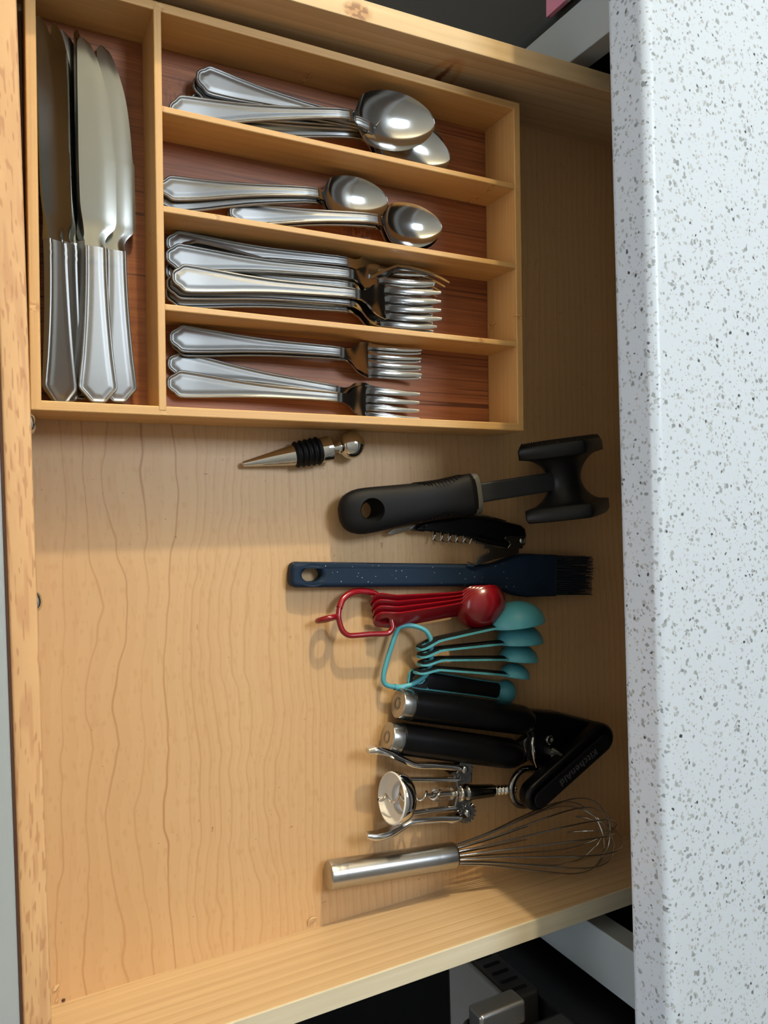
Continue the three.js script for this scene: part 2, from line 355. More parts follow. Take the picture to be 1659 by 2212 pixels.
// ---------------------------------------------------------------- countertop, cabinet front, appliances
const CT = { z: -0.3588, y0: 0.17, y1: 0.2035 };
{
  const g = thing('countertop', 'white quartz countertop with grey speckles above the open drawer', 'countertop', V(0.3, CT.y0, CT.z));
  wpart(g, 'slab', box(-1.4, 0.7145, CT.y0, CT.y1, -0.999, CT.z + 0.0008, 0.0062, 'x', [0.21, 0.07]), M.quartz);
}
const FZ = -0.427;
{
  const g = thing('base_cabinet', 'grey painted cabinet frame around the open drawer', 'cabinet', V(0.3, FLOOR, FZ));
  const bx = (n, m, ...a) => wpart(g, n, box(...a), m);
  bx('stile', M.paint, -0.071, -0.030, FLOOR, 0.17, FZ - 0.02, FZ, 0.001);
  bx('stile', M.paint, 0.669, 0.7135, FLOOR, 0.17, FZ - 0.02, FZ, 0.001);
  bx('side_panel', M.interior, -0.071, -0.055, FLOOR, 0.17, -0.995, FZ - 0.0205, 0.001);
  bx('side_panel', M.interior, 0.6975, 0.7135, FLOOR, 0.17, -0.995, FZ - 0.0205, 0.001);
  bx('rail', M.paint, -0.0295, 0.6685, 0.13, 0.17, FZ - 0.02, FZ, 0.001);
  bx('drawer_slide', M.brushed, -0.0285, -0.0175, 0.0, 0.03, -0.98, -0.05, 0.001);
  bx('drawer_slide', M.brushed, 0.6545, 0.6675, 0.0, 0.03, -0.98, -0.05, 0.001);
  bx('door', M.paint, -0.045, 0.685, FLOOR + 0.1, -0.05, FZ + 0.001, FZ + 0.02, 0.003);
}
{
  const z = -0.431, g = thing('dishwasher', 'dark steel dishwasher front beside the grey cabinet frame', 'dishwasher', V(-0.37, FLOOR, z));
  wpart(g, 'door', box(-0.672, -0.0735, FLOOR + 0.1, 0.165, z - 0.06, z, 0.018), M.darkSteel);
  wpart(g, 'body', box(-0.668, -0.0775, FLOOR, 0.165, -0.99, z - 0.061, 0.002), M.blackMetal);
}
{
  const z = -0.431, a = atZ(1195, 25, z), b = atZ(1236, 0, z);
  const g = thing('dish_towel', 'white dish towel with a pink band hanging beside the dishwasher', 'towel', V(-0.09, a.y, z + 0.004));
  const sheet = (y0, y1) => shell(range(-0.078, -0.36, 24), range(y0, y1, 8), (x, y) => [x, y, z + 0.006 + 0.0015 * Math.sin(x * 60)], (x, y) => [x, y, z + 0.002 + 0.0015 * Math.sin(x * 60)]);
  wpart(g, 'pink_band', sheet(a.y, b.y), M.pink, 'pink band');
  wpart(g, 'cloth', sheet(b.y, 0.165), M.cloth);
}
{
  // oven: corner of its door seen at pixel (1093, 2163)
  const z = -0.352, c = atZ(1093, 2163, z), X = c.x;
  const g = thing('oven_range', 'stainless oven range with slotted black door edge beside the drawer', 'oven', V(X + 0.3, FLOOR, z));
  const low = atZ(970, 2150, z).y;
  wpart(g, 'door_glass', box(X + 0.002, X + 0.738, FLOOR + 0.2, low - 0.0008, z - 0.006, z - 0.001, 0.002), M.blackGloss, 'black glass door below the steel band');
  wpart(g, 'door_front', box(X, X + 0.74, low, c.y, z - 0.006, z, 0.0025), M.ovenSteel, 'stainless door front');
  const back = z - 0.034;
  wpart(g, 'door_edge', box(X + 0.001, X + 0.739, FLOOR + 0.2, c.y - 0.001, back, z - 0.0062, 0.003), M.doorEdge, 'black door edge with slots');
  for (let k = 0; k < 16; k++) {
    const y = c.y - 0.012 - k * 0.0125;
    wpart(g, 'vent_slot', box(X - 0.0002, X + 0.004, y, y + 0.0045, z - 0.028, z - 0.011, 0.002), mat({ color: 0x020202, roughness: 0.9 }));
  }
  wpart(g, 'body', box(X + 0.012, X + 0.74, FLOOR, 0.165, -0.99, back - 0.004, 0.002), M.blackMetal);
  wpart(g, 'control_panel', box(X + 0.008, X + 0.74, c.y + 0.018, 0.19, z - 0.042, z + 0.004, 0.006), M.charcoal);
  wpart(g, 'panel_inset', box(X + 0.0055, X + 0.0085, c.y + 0.026, 0.182, z - 0.034, z - 0.004, 0.001), M.darkSteel);
  const hz = z + 0.04, hp = atZ(1030, 2183, hz);
  const bar = part(g, 'handle', tube([V(hp.x + 0.012, hp.y, hz), V(X + 0.3, hp.y, hz), V(X + 0.68, hp.y, hz)].map(q => q.sub(g.position)), 0.011, false, 8, 16), M.ovenHandle);
  for (const hx of [hp.x, X + 0.66]) {
    const q = box(hx, hx + 0.018, hp.y - 0.010, hp.y + 0.008, z + 0.0005, hz + 0.002, 0.003); q.translate(-g.position.x, -g.position.y, -g.position.z); part(bar, 'bracket', q, M.ovenHandle);
  }
}

// ---------------------------------------------------------------- drawer
const WL = -0.0042, WR = 0.6379, WH = 0.0745, WT = 0.0143, DB = -0.535, FI = -0.0218, FO = -0.0065, FT = 0.0815;
{
  const g = thing('drawer', 'open wooden kitchen drawer with pine sides and maple bottom', 'drawer', V(0.3168, -0.012, -0.27));
  wpart(g, 'bottom_panel', metreUVFloor(box(WL - 0.001, WR + 0.001, -0.010, 0, DB - 0.001, FI + 0.001, 0)), M.maple, 'pale maple veneer bottom');
  const side = (x0, x1, m, mt) => {
    wpart(g, 'side_panel', offsetUV(box(x0, x1, -0.012, WH - 0.0016, DB, FI, 0.0004, 'z'), 0, 0.012), m);
    wpart(g, 'side_top_edge', offsetUV(box(x0, x1, WH - 0.0016, WH, DB, FI, 0.0005, 'z'), 0, -x0), mt);
  };
  side(WL - WT, WL, M.knotPine, M.topPine); side(WR, WR + WT, M.pine, M.poplar);
  wpart(g, 'back_panel', box(WL, WR, -0.012, WH, DB - 0.014, DB, 0.0005, 'x'), M.pine);
  wpart(g, 'front_panel', box(WL - WT, WR + WT, -0.012, FT, FI, FO - 0.001, 0.0016, 'x', [0.3, 0]), M.fleck, 'reddish flecked front board');
  wpart(g, 'face_backing', box(WL - WT - 0.015, WR + WT + 0.015, -0.03, FT + 0.004, FO - 0.001, FO + 0.0004, 0.0003), M.brownEdge, 'thin dark brown edge');
  wpart(g, 'face_panel', box(WL - WT - 0.018, WR + WT + 0.018, -0.045, FT + 0.005, FO + 0.0004, FO + 0.02, 0.0015), M.paint, 'pale grey painted drawer face');
  for (const [px, py] of [[69, 932], [85, 1290]]) {
    const q = atZ(px, py, FI - 0.003), s = latheX([[0, 0], [0.0004, 0.003], [0.0014, 0.0048], [0.0028, 0.0058], [0.0036, 0.0058]], 20);
    s.rotateY(-Math.PI / 2); s.translate(q.x, 0.066, FI - 0.0034); wpart(g, 'screw_head', s, M.chrome, 'silver screw head');
  }
}
function metreUVFloor(geo) { const q = metreUV(geo, 'x', [0.02, 0]); const p = q.attributes.position, u = q.attributes.uv; for (let i = 0; i < p.count; i++) { u.setXY(i, p.getX(i) + 0.02, -p.getZ(i) - 0.005); } return q; }
function offsetUV(geo, a, b) { const p = geo.attributes.position, u = geo.attributes.uv; for (let i = 0; i < p.count; i++) u.setXY(i, -p.getZ(i) - 0.005 + a, u.getY(i) + b); return geo; }

// ---------------------------------------------------------------- bamboo cutlery tray
const TW = 0.26, TH = 0.047, TZF = -0.0232, TZB = -0.3799, TT = 0.0060, TFL = 0.0076, TZD0 = -0.0964, TZD1 = -0.1013, TURN = -0.0181;
{
  const ox = TW, oz = -0.02;
  const g = thing('cutlery_tray', 'bamboo cutlery tray with five compartments in the drawer', 'cutlery tray', V(ox, 0.0004, oz));
  g.rotation.y = TURN;
  const b = (n, m, x0, x1, y0, y1, z0, z1, grain, off) => { const q = box(x0, x1, y0, y1, z0, z1, 0.0008, grain, off); q.translate(-ox, 0, -oz); return part(g, n, q, m); };
  b('base', M.bambooDark, TT, TW - TT, 0.002, TFL, TZB + TT, TZF - TT, 'z', [0.385, 0]).userData.label = 'reddish brown bamboo base';
  b('front_wall', M.bamboo, 0, TW, 0, TH, TZF - TT, TZF, 'x', [0.1, 0]);
  b('back_wall', M.bamboo, 0, TW, 0, TH, TZB, TZB + TT, 'x', [0.02, 0.01]);
  b('side_wall', M.bamboo, 0, TT, 0, TH - 0.0001, TZB + 0.0002, TZF - 0.0002, 'z', [0.40, 0.02]);
  b('side_wall', M.bamboo, TW - TT, TW, 0, TH - 0.0001, TZB + 0.0002, TZF - 0.0002, 'z', [0.40, -0.01]);
  b('divider', M.bamboo, TT - 0.003, TW - TT + 0.003, TFL, TH + 0.0002, TZD1, TZD0, 'x', [0.05, 0.03]);
  for (const [x, o] of [[0.0668, 0.1], [0.1296, 0.22], [0.1914, 0.34]]) b('divider', M.bamboo, x - 0.002, x + 0.0022, TFL, TH - 0.0003, TZB + TT - 0.003, TZD1 + 0.001, 'z', [0.3 + o, o]);
}

// ---------------------------------------------------------------- cutlery
const handleOutline = (L, e, n) => spline([[0, 0.26 * e], [0.0006, 0.36 * e], [0.0016, 0.50 * e], [0.003, 0.60 * e], [0.0046, 0.70 * e], [0.0062, 0.86 * e], [0.0080, 0.97 * e], [0.0105, e], [0.016, 0.97 * e], [0.028, 0.86 * e], [0.048, 0.66 * e], [0.07, 0.51 * e], [L * 0.8, n * 1.12], [L, n]]);
function handleGeo(L, hw, cy, th, s1 = L) {
  const ss = [...range(0, 0.012, 20), ...range(0.0145, s1, 40)], vs = range(-1, 1, 26);
  const out = []; for (const s of ss) out.push([s, hw(s)]); const poly = [[0, 0], ...out];
  const dist = (s, z) => { let d = 1; z = Math.abs(z); for (let i = 0; i < poly.length - 1; i++) { const [ax, ay] = poly[i], [bx, by] = poly[i + 1], ux = bx - ax, uy = by - ay, l = ux * ux + uy * uy || 1e-12, t = clamp(((s - ax) * ux + (z - ay) * uy) / l); d = Math.min(d, Math.hypot(s - ax - t * ux, z - ay - t * uy)); } return d; };
  const rimW = 0.0017;
  const relief = (d, w) => { const r = Math.min(rimW, w * 0.36); return d < r ? 0.00062 * Math.sin(Math.PI * clamp(d / r * 0.95 + 0.05)) : d < r + 0.0005 ? -0.00018 * smooth(r, r + 0.0004, d) : -0.00018 + 0.0005 * smooth(r + 0.0004, r + 0.004, d); };
  return shell(ss, vs,
    (s, v) => { const w = hw(s), z = v * w, d = dist(s, z); const ring = s > L - 0.010 ? 0.0004 * Math.max(0, Math.sin((s - L + 0.010) / 0.0026 * Math.PI)) : 0; return [s, cy(s) + th(s) / 2 + relief(d, w) + ring, z]; },
    (s, v) => { const w = hw(s); return [s, cy(s) - th(s) / 2 * (1 - 0.4 * v * v), v * w]; });
}
function makeFork(name, L, headW) {
  const g = new THREE.Group(); g.name = numbered(name); scene.add(g);
  const sN = 0.625 * L, sH = 0.775 * L;
  const cy = spline([[0, 0.0038], [0.12 * L, 0.0046], [0.35 * L, 0.0095], [0.55 * L, 0.0142], [0.63 * L, 0.0142], [0.70 * L, 0.0090], [0.78 * L, 0.0026], [0.86 * L, 0.0018], [0.94 * L, 0.0045], [L, 0.0090]]);
  part(g, 'handle', handleGeo(sN, handleOutline(sN, 0.0093, 0.0036), cy, spline([[0, 0.0020], [sN * 0.6, 0.0024], [sN, 0.0034]])), M.satin);
  const hw = spline([[sN, 0.0036], [sN + 0.006, 0.0034], [sN + 0.012, 0.0052], [sN + 0.017, 0.0092], [sN + 0.022, headW * 0.9], [sN + 0.028, headW], [sH + 0.004, headW]]);
  const th = spline([[sN, 0.0032], [sN + 0.01, 0.0026], [sH, 0.0018], [L, 0.0013]]);
  part(g, 'head', shell(range(sN, sH, 22), range(-1, 1, 14), (s, v) => [s, cy(s) + th(s) / 2 + 0.0010 * v * v * smooth(sN + 0.008, sN + 0.02, s), v * hw(s)], (s, v) => [s, cy(s) - th(s) / 2 + 0.0010 * v * v * smooth(sN + 0.008, sN + 0.02, s), v * hw(s)]), M.polished);
  const pitch = headW * 2 / 4 + 0.0003;
  for (let k = 0; k < 4; k++) {
    const zc = (k - 1.5) * pitch, tw = spline([[sH - 0.001, pitch / 2], [sH + 0.004, pitch * 0.34], [L - 0.012, pitch * 0.27], [L - 0.002, pitch * 0.2], [L, pitch * 0.13]]);
    part(g, 'tine', shell(range(sH - 0.0006, L, 14), [-1, -0.5, 0, 0.5, 1], (s, v) => [s, cy(s) + th(s) / 2 + 0.0010 * ((zc) / headW) ** 2 - 0.0003 * v * v, zc * (s > sH ? 1 : 0.98) + v * tw(s)], (s, v) => [s, cy(s) - th(s) / 2 + 0.0010 * (zc / headW) ** 2, zc + v * tw(s)]), M.polished);
  }
  return g;
}
function makeSpoon(name, L, Lb, W, D) {
  const g = new THREE.Group(); g.name = numbered(name); scene.add(g);
  const sN = L - Lb - 0.004, sB = L - Lb;
  const rimY = D + 0.0022;
  const cy = spline([[0, 0.0038], [0.15 * L, 0.0050], [0.4 * L, 0.0120], [sN - 0.012, rimY + 0.0062], [sN, rimY + 0.0052], [sB, rimY + 0.0030], [sB + 0.012, rimY], [L - 0.015, rimY - 0.0006], [L, rimY + 0.0004]]);
  part(g, 'handle', handleGeo(sN, handleOutline(sN, L > 0.19 ? 0.0098 : 0.0083, 0.0034), cy, spline([[0, 0.0020], [sN * 0.6, 0.0024], [sN, 0.0034]])), M.satin);
  const hw = t => { const e = W * Math.pow(clamp(1 - Math.pow(Math.abs(2 * Math.pow(clamp(t), 0.88) - 1), 2.0)), 0.52 + 0.03 * smooth(0.45, 0.9, t)); return Math.max(e * smooth(-0.04, 0.16, t), 0.0032 * (1 - smooth(0, 0.12, t)) + 0.0004); };
  const ts = [...range(-0.06, 0, 3), ...range(0.02, 0.94, 30), 0.96, 0.975, 0.988, 0.996, 1];
  const y = (t, v) => { const q = Math.pow(clamp(1 - (2 * clamp(t) - 1) ** 2), 0.75); return cy(sB + t * Lb) - D * q * (1 - v * v * (0.75 + 0.25 * v * v)); };
  part(g, 'bowl', shell(ts, range(-1, 1, 20), (t, v) => [sB + t * Lb, y(t, v) + 0.0006 + 0.0009 * (1 - smooth(0, 0.1, t)), v * hw(t)], (t, v) => [sB + t * Lb, y(t, v) - 0.0006 - 0.0009 * (1 - smooth(0, 0.1, t)), v * hw(t)]), M.polished);
  return g;
}
function makeKnife(name) {
  const g = new THREE.Group(); g.name = numbered(name); scene.add(g);
  const Lh = 0.0985, L = 0.232, th = spline([[0, 0.0030], [0.02, 0.0048], [0.06, 0.0062], [Lh, 0.0068]]);
  part(g, 'handle', handleGeo(Lh, spline([[0, 0.0030], [0.0008, 0.0048], [0.0024, 0.0062], [0.0048, 0.0082], [0.0078, 0.0108], [0.0098, 0.0116], [0.013, 0.0114], [0.03, 0.0096], [0.055, 0.0078], [0.08, 0.0068], [Lh, 0.0066]]), () => 0.0038, th), M.satin);
  const spine = spline([[Lh, -0.0064], [Lh + 0.012, -0.0068], [Lh + 0.03, -0.0086], [0.19, -0.0088], [0.22, -0.0086], [0.2305, -0.0082], [L, -0.0066]]);
  const edge = spline([[Lh, 0.0064], [Lh + 0.005, 0.0060], [Lh + 0.009, 0.0078], [Lh + 0.014, 0.0122], [Lh + 0.020, 0.0132], [0.150, 0.0134], [0.1575, 0.0134], [0.1585, 0.0126], [0.18, 0.0112], [0.20, 0.0088], [0.216, 0.0048], [0.226, 0.0010], [0.2305, -0.0020], [L, -0.0050]]);
  const bt = spline([[Lh, 0.0060], [Lh + 0.008, 0.0040], [Lh + 0.018, 0.0020], [L, 0.0012]]);
  const pos = (s, v) => { const a = spine(s), b = edge(s); return a + (b - a) * (v + 1) / 2; };
  part(g, 'blade', shell([...range(Lh + 0.0002, 0.156, 22), 0.1572, 0.1580, 0.1586, ...range(0.160, L, 26)], range(-1, 1, 8), (s, v) => [s, 0.0038 + bt(s) / 2 * (1 - 0.6 * smooth(0.2, 1, v)), pos(s, v)], (s, v) => [s, 0.0038 - bt(s) / 2 * (1 - 0.6 * smooth(0.2, 1, v)), pos(s, v)]), M.blade);
  return g;
}
// a and b are the pixels of handle end and tip, ha and hb the heights of the piece's underside there; up = the visible surface above it
function spread(proto, category, group, up, list) {
  list.forEach(([label, a, ha, b, hb, roll, tipLength], i) => {
    const o = i ? copyOf(proto) : proto; o.userData = { label, category, group };
    const A = at(a[0], a[1], ha + up[0]), B = at(b[0], b[1], hb + up[1]); A.y -= up[0]; B.y -= up[1];
    orient(o, A, B, undefined, roll ?? 0);
    if (tipLength) o.position.copy(B).addScaledVector(B.clone().sub(A).normalize(), -tipLength);
  });
}
const F0 = TFL + 0.0006;
spread(makeKnife('table_knife'), 'knife', 'table knives in the front compartment', [0.006, 0.0045], [
  ['steel table knife lying on top of the pair beside the bare compartment floor', [213, 870], F0 + 0.0125, [197, 74], F0 + 0.0080],
  ['steel table knife half covered, nearest the divider', [257, 869], F0 + 0.0035, [238, 76], F0 + 0.0005],
  ['steel table knife on top against the front tray wall', [122, 870], F0 + 0.0190, [94, 44], F0 + 0.0200, 0.62],
  ['steel table knife tucked under the one at the front tray wall', [139, 866], F0 + 0.0110, [124, 52], F0 + 0.0130, 0.70],
  ['steel table knife lying low in the middle of the knife pile', [166, 862], F0 + 0.0020, [152, 94], F0 + 0.0040, 0.20],
  ['steel table knife wedged on edge in the middle of the knives', [182, 858], F0 + 0.0040, [168, 92], F0 + 0.0040, 0.9],
]);
spread(makeSpoon('tablespoon', 0.1985, 0.0700, 0.0212, 0.0085), 'spoon', 'tablespoons in the tray', [0.005, 0.0112], [
  ['shiny tablespoon on top of the spoon pile, bowl fully in view', [400, 238], F0 + 0.0140, [939, 263], F0 + 0.0190, 0.10, 0.1985],
  ['tablespoon with its handle end nearest the drawer side', [424, 163], F0 + 0.0100, [952, 338], F0 + 0.0080],
  ['tablespoon directly beneath the one nearest the drawer side', [417, 180], F0 + 0.0060, [957, 340], F0 + 0.0045],
  ['tablespoon whose handle crosses the middle of the spoon pile', [412, 218], F0 + 0.0030, [962, 318], F0 + 0.0020],
  ['lowest tablespoon, close against the first long divider', [412, 268], F0, [962, 322], F0],
]);
spread(makeSpoon('teaspoon', 0.1695, 0.0555, 0.0172, 0.0070), 'spoon', 'teaspoons in the tray', [0.005, 0.0096], [
  ['upper teaspoon of the pair whose handles reach the knife divider', [343, 404], F0 + 0.0050, [815, 434], F0 + 0.0060],
  ['lower teaspoon of the pair whose handles reach the knife divider', [343, 432], F0, [811, 440], F0 + 0.0018],
  ['bright teaspoon on top, bowl against the middle divider', [496, 458], F0 + 0.0040, [953, 492], F0 + 0.0046],
  ['teaspoon under the bright one at the middle divider', [492, 464], F0, [951, 503], F0],
]);
spread(makeFork('dinner_fork', 0.2050, 0.0128), 'fork', 'dinner forks in the tray', [0.005, 0.0095], [
  ['dinner fork on top of the pile, handle end whole in view', [371, 597], F0 + 0.0165, [944, 660], F0 + 0.0130],
  ['dinner fork next to the teaspoon divider, beneath the side lying fork', [358, 523], F0 + 0.0070, [962, 602], F0 + 0.0025],
  ['dinner fork crossing the upper half of the fork pile', [358, 552], F0 + 0.0115, [953, 622], F0 + 0.0090],
  ['dinner fork partly under the topmost fork', [358, 585], F0 + 0.0060, [950, 645], F0 + 0.0060],
  ['dinner fork low in the pile beside the salad fork divider', [358, 632], F0 + 0.0030, [944, 690], F0 + 0.0025],
  ['dinner fork on the salad fork side of the topmost one', [360, 612], F0 + 0.0095, [944, 678], F0 + 0.0090],
  ['dinner fork lying on its side against the teaspoon divider', [392, 517], F0 + 0.0090, [964, 596], F0 + 0.0090, 1.25],
]);
spread(makeFork('salad_fork', 0.1905, 0.0122), 'fork', 'salad forks in the tray', [0.005, 0.0095], [
  ['salad fork on top of a pair, close to the dinner fork divider', [366, 728], F0 + 0.0070, [912, 783], F0 + 0.0070],
  ['salad fork beneath another, close to the dinner fork divider', [369, 737], F0 + 0.0028, [914, 790], F0 + 0.0028],
  ['salad fork with its handle crossing diagonally between two others', [362, 782], F0, [903, 880], F0 + 0.0005],
  ['salad fork lying along the outer tray wall', [361, 826], F0 + 0.0020, [900, 878], F0 + 0.0050],
]);

// ---------------------------------------------------------------- bottle stopper
{
  const g = thing('bottle_stopper', 'chrome ball bottle stopper with black rubber rings', 'bottle stopper');
  place(g, [523, 1003], 0.0050, [748, 963], 0.0110);
  part(g, 'cone', latheX([[0, 0], [0.0003, 0.0016], [0.001, 0.0020], [0.039, 0.0078], [0.0395, 0.0078]]), M.chrome);
  const seal = part(g, 'rubber_seal', latheX([[0.0385, 0.004], [0.0386, 0.0080], [0.0592, 0.0088], [0.0595, 0.004]]), M.blackSoft);
  for (let k = 0; k < 5; k++) part(seal, 'ring', latheX(range(0, 1, 10).map(t => [0.0390 + k * 0.0041 + t * 0.0036, 0.0074 + k * 0.0002 + 0.0024 * Math.sin(Math.PI * t)])), M.blackSoft);
  part(g, 'collar', latheX([[0.0592, 0.003], [0.0592, 0.0088], [0.0597, 0.0094], [0.0672, 0.0097], [0.0680, 0.0092], [0.0682, 0.003]]), M.chrome);
  part(g, 'neck', latheX([[0.0680, 0.0036], [0.0735, 0.0036], [0.0736, 0.0052], [0.0760, 0.0055], [0.0766, 0.003]]), M.chrome);
  const b = new THREE.SphereGeometry(0.0106, 40, 28); b.translate(0.0845, 0, 0); part(g, 'ball', b, M.chrome);
}

// ---------------------------------------------------------------- meat tenderizer
{
  const g = thing('meat_tenderizer', 'black meat tenderizer with thick grip handle and spiked head', 'meat mallet');
  const A = at(734, 1112, 0.0145), H = at(1220, 1036, 0.036); orient(g, A, H);
  const LEN = A.distanceTo(H), hl = 0.1110;
  const wf = spline([[0, 0.006], [0.002, 0.0105], [0.006, 0.0142], [0.012, 0.0166], [0.020, 0.0174], [0.045, 0.0162], [0.066, 0.0152], [0.085, 0.0150], [0.104, 0.0164], [hl, 0.0166]]);
  const hf = spline([[0, 0.004], [0.003, 0.0070], [0.010, 0.0096], [0.022, 0.0108], [0.060, 0.0112], [hl, 0.0110]]);
  const body = new Brush(withUV(superloft([0, 0.0006, 0.0015, 0.003, 0.005, ...range(0.0075, hl, 22)], x => ({ h: hf(x), w: wf(x), n: 2.7 }), 44)), M.blackSoft);
  const bore = new Brush(withUV(new THREE.LatheGeometry([[0.00001, -0.03], [0.0064, -0.03], [0.0064, 0.003], [0.0094, 0.0098], [0.0100, 0.03], [0.00001, 0.03]].map(([r, y]) => new THREE.Vector2(r, y)), 36)), M.blackSoft);
  bore.position.set(0.0225, 0, 0); bore.updateMatrixWorld(); body.updateMatrixWorld();
  const cut = new Evaluator(); cut.useGroups = false; const hg = cut.evaluate(body, bore, SUBTRACTION).geometry;
  const handle = part(g, 'handle', hg, M.blackSoft);
  for (const s of [-1, 1]) {
    const ribs = [];
    for (let k = 0; k < 13; k++) {
      const t = k / 12, x = 0.064 + k * 0.0031, half = 0.35 + 0.62 * Math.sin(Math.PI * clamp(t * 0.9 + 0.08)), pts = [];
      for (let q = 0; q <= 8; q++) { const a = -0.5 + (half + 0.5) * q / 8, c = Math.cos(a), n = Math.sin(a); pts.push(V(x + 0.0035 * (q / 8 - 0.5), Math.sign(n) * Math.pow(Math.abs(n), 2 / 2.7) * hf(x) * 0.995, s * Math.pow(c, 2 / 2.7) * wf(x) * 0.995)); }
      ribs.push(tube(pts, 0.0008, false, 14, 6));
    }
    part(handle, 'grip_ribs', merge(ribs), M.blackGloss, 'ribbed thumb grip');
  }
  part(g, 'ferrule', superloft([hl - 0.001, hl, hl + 0.0040, hl + 0.0052], x => ({ h: x > hl + 0.0045 ? 0.0088 : 0.0104, w: x > hl + 0.0045 ? 0.0150 : 0.0164, n: 3.2 })), mat({ color: 0x55534f, roughness: 0.55 }), 'grey worn ferrule');
  part(g, 'shaft', superloft([hl + 0.004, LEN - 0.004], () => ({ h: 0.0042, w: 0.0078, n: 7 }), 40), M.charcoal);
  // head: diamond section swept across the handle axis, waisted in the middle
  const size = a => { const t = Math.abs(a); return t > 0.0205 ? 1 - 0.05 * smooth(0.029, 0.0315, t) : 0.97 - 0.63 * Math.sqrt(Math.max(0, 1 - (t / 0.0206) ** 2)); };
  const hd = superloft([-0.0315, -0.0305, -0.0285, -0.021, ...range(-0.0195, 0.0195, 24), 0.021, 0.0285, 0.0305, 0.0315], a => ({ h: 0.0330 * size(a), w: 0.0415 * size(a), n: 1.2 + 0.8 * (1 - smooth(0.3, 0.9, size(a))) }), 48);
  hd.rotateY(-Math.PI / 2); hd.translate(LEN, 0, 0); const head = part(g, 'head', hd, M.castGrey);
  const teeth = []; for (let i = -8; i <= 8; i++) for (let j = -8; j <= 8; j++) { const a = i * 0.0046, b = j * 0.0038; if (Math.abs(a) / 0.040 + Math.abs(b) / 0.031 > 0.96) continue; const c = new THREE.ConeGeometry(0.0029, 0.0034, 4); c.rotateY(Math.PI / 4); c.rotateX(-Math.PI / 2); c.translate(LEN + a, b, -0.0330); teeth.push(c); }
  part(head, 'spikes', merge(teeth), M.castGrey, 'rows of blunt spikes');
}

// ---------------------------------------------------------------- waiter's corkscrew
{
  const P = l => l.map(([x, y]) => [860 + x / 5.53, 1080 + y / 5.53]);
  const base = at(1020, 1150, 0), g = thing('folding_corkscrew', 'black folding corkscrew opened beside the mallet handle', 'corkscrew', base);
  wpart(g, 'body', slab(P([[205, 345], [330, 262], [480, 235], [800, 182], [1000, 195], [1250, 245], [1480, 300], [1535, 345], [1548, 430], [1500, 585], [1430, 565], [1340, 575], [1120, 540], [950, 490], [880, 440], [700, 395], [400, 322], [362, 330], [355, 372], [320, 383], [235, 372]]), 0.0012, 0.0132, 0.003), M.blackGloss);
  wpart(g, 'blade', slab(P([[-130, 395], [-60, 345], [240, 285], [300, 300], [130, 360], [-40, 405], [-90, 415]]), 0.006, 0.0075, 0.0003), M.polished, 'small silver blade');
  wpart(g, 'back_spring', slab(P([[800, 165], [880, 158], [1050, 178], [1300, 248], [1290, 256], [1050, 208], [870, 186]]), 0.003, 0.0085, 0.0005), M.polished, 'thin silver spring');
  const lever = wpart(g, 'lever', slab(P([[1270, 470], [1290, 440], [1330, 425], [1400, 430], [1490, 425], [1525, 470], [1520, 530], [1450, 580], [1440, 640], [1150, 712], [960, 775], [925, 786], [830, 748], [836, 738], [915, 762], [968, 680], [1075, 632], [1088, 605], [1070, 578], [1035, 590], [1015, 535], [940, 520], [950, 498], [1100, 545], [1230, 575], [1310, 572], [1342, 530], [1320, 490]]), 0.0134, 0.0152, 0.0004), M.gunmetal, 'dark steel notched lever');
  { const q = at(860 + 1480 / 5.53, 1080 + 487 / 5.53, 0.0150), r = new THREE.SphereGeometry(0.0026, 20, 12); r.scale(1, 0.4, 1); r.translate(q.x - base.x, q.y + 0.0003 - base.y, q.z - base.z); part(lever, 'rivet', r, M.polished); }
  const a = at(930, 1158, 0.0048), b = at(1012, 1163, 0.0048), d = b.clone().sub(a), pts = [], n = d.clone().cross(V(0, 1, 0)).normalize();
  for (let i = 0; i <= 110; i++) { const t = i / 110, w = t * Math.PI * 2 * 5 + 0.6, r = 0.0042; pts.push(a.clone().addScaledVector(d, t).addScaledVector(n, r * Math.cos(w)).add(V(0, r * Math.sin(w), 0))); }
  pts.push(at(1022, 1160, 0.008), at(1036, 1170, 0.008));
  wpart(g, 'worm', tube(pts, 0.00075, false, 420, 8), M.chrome, 'silver spiral worm');
}

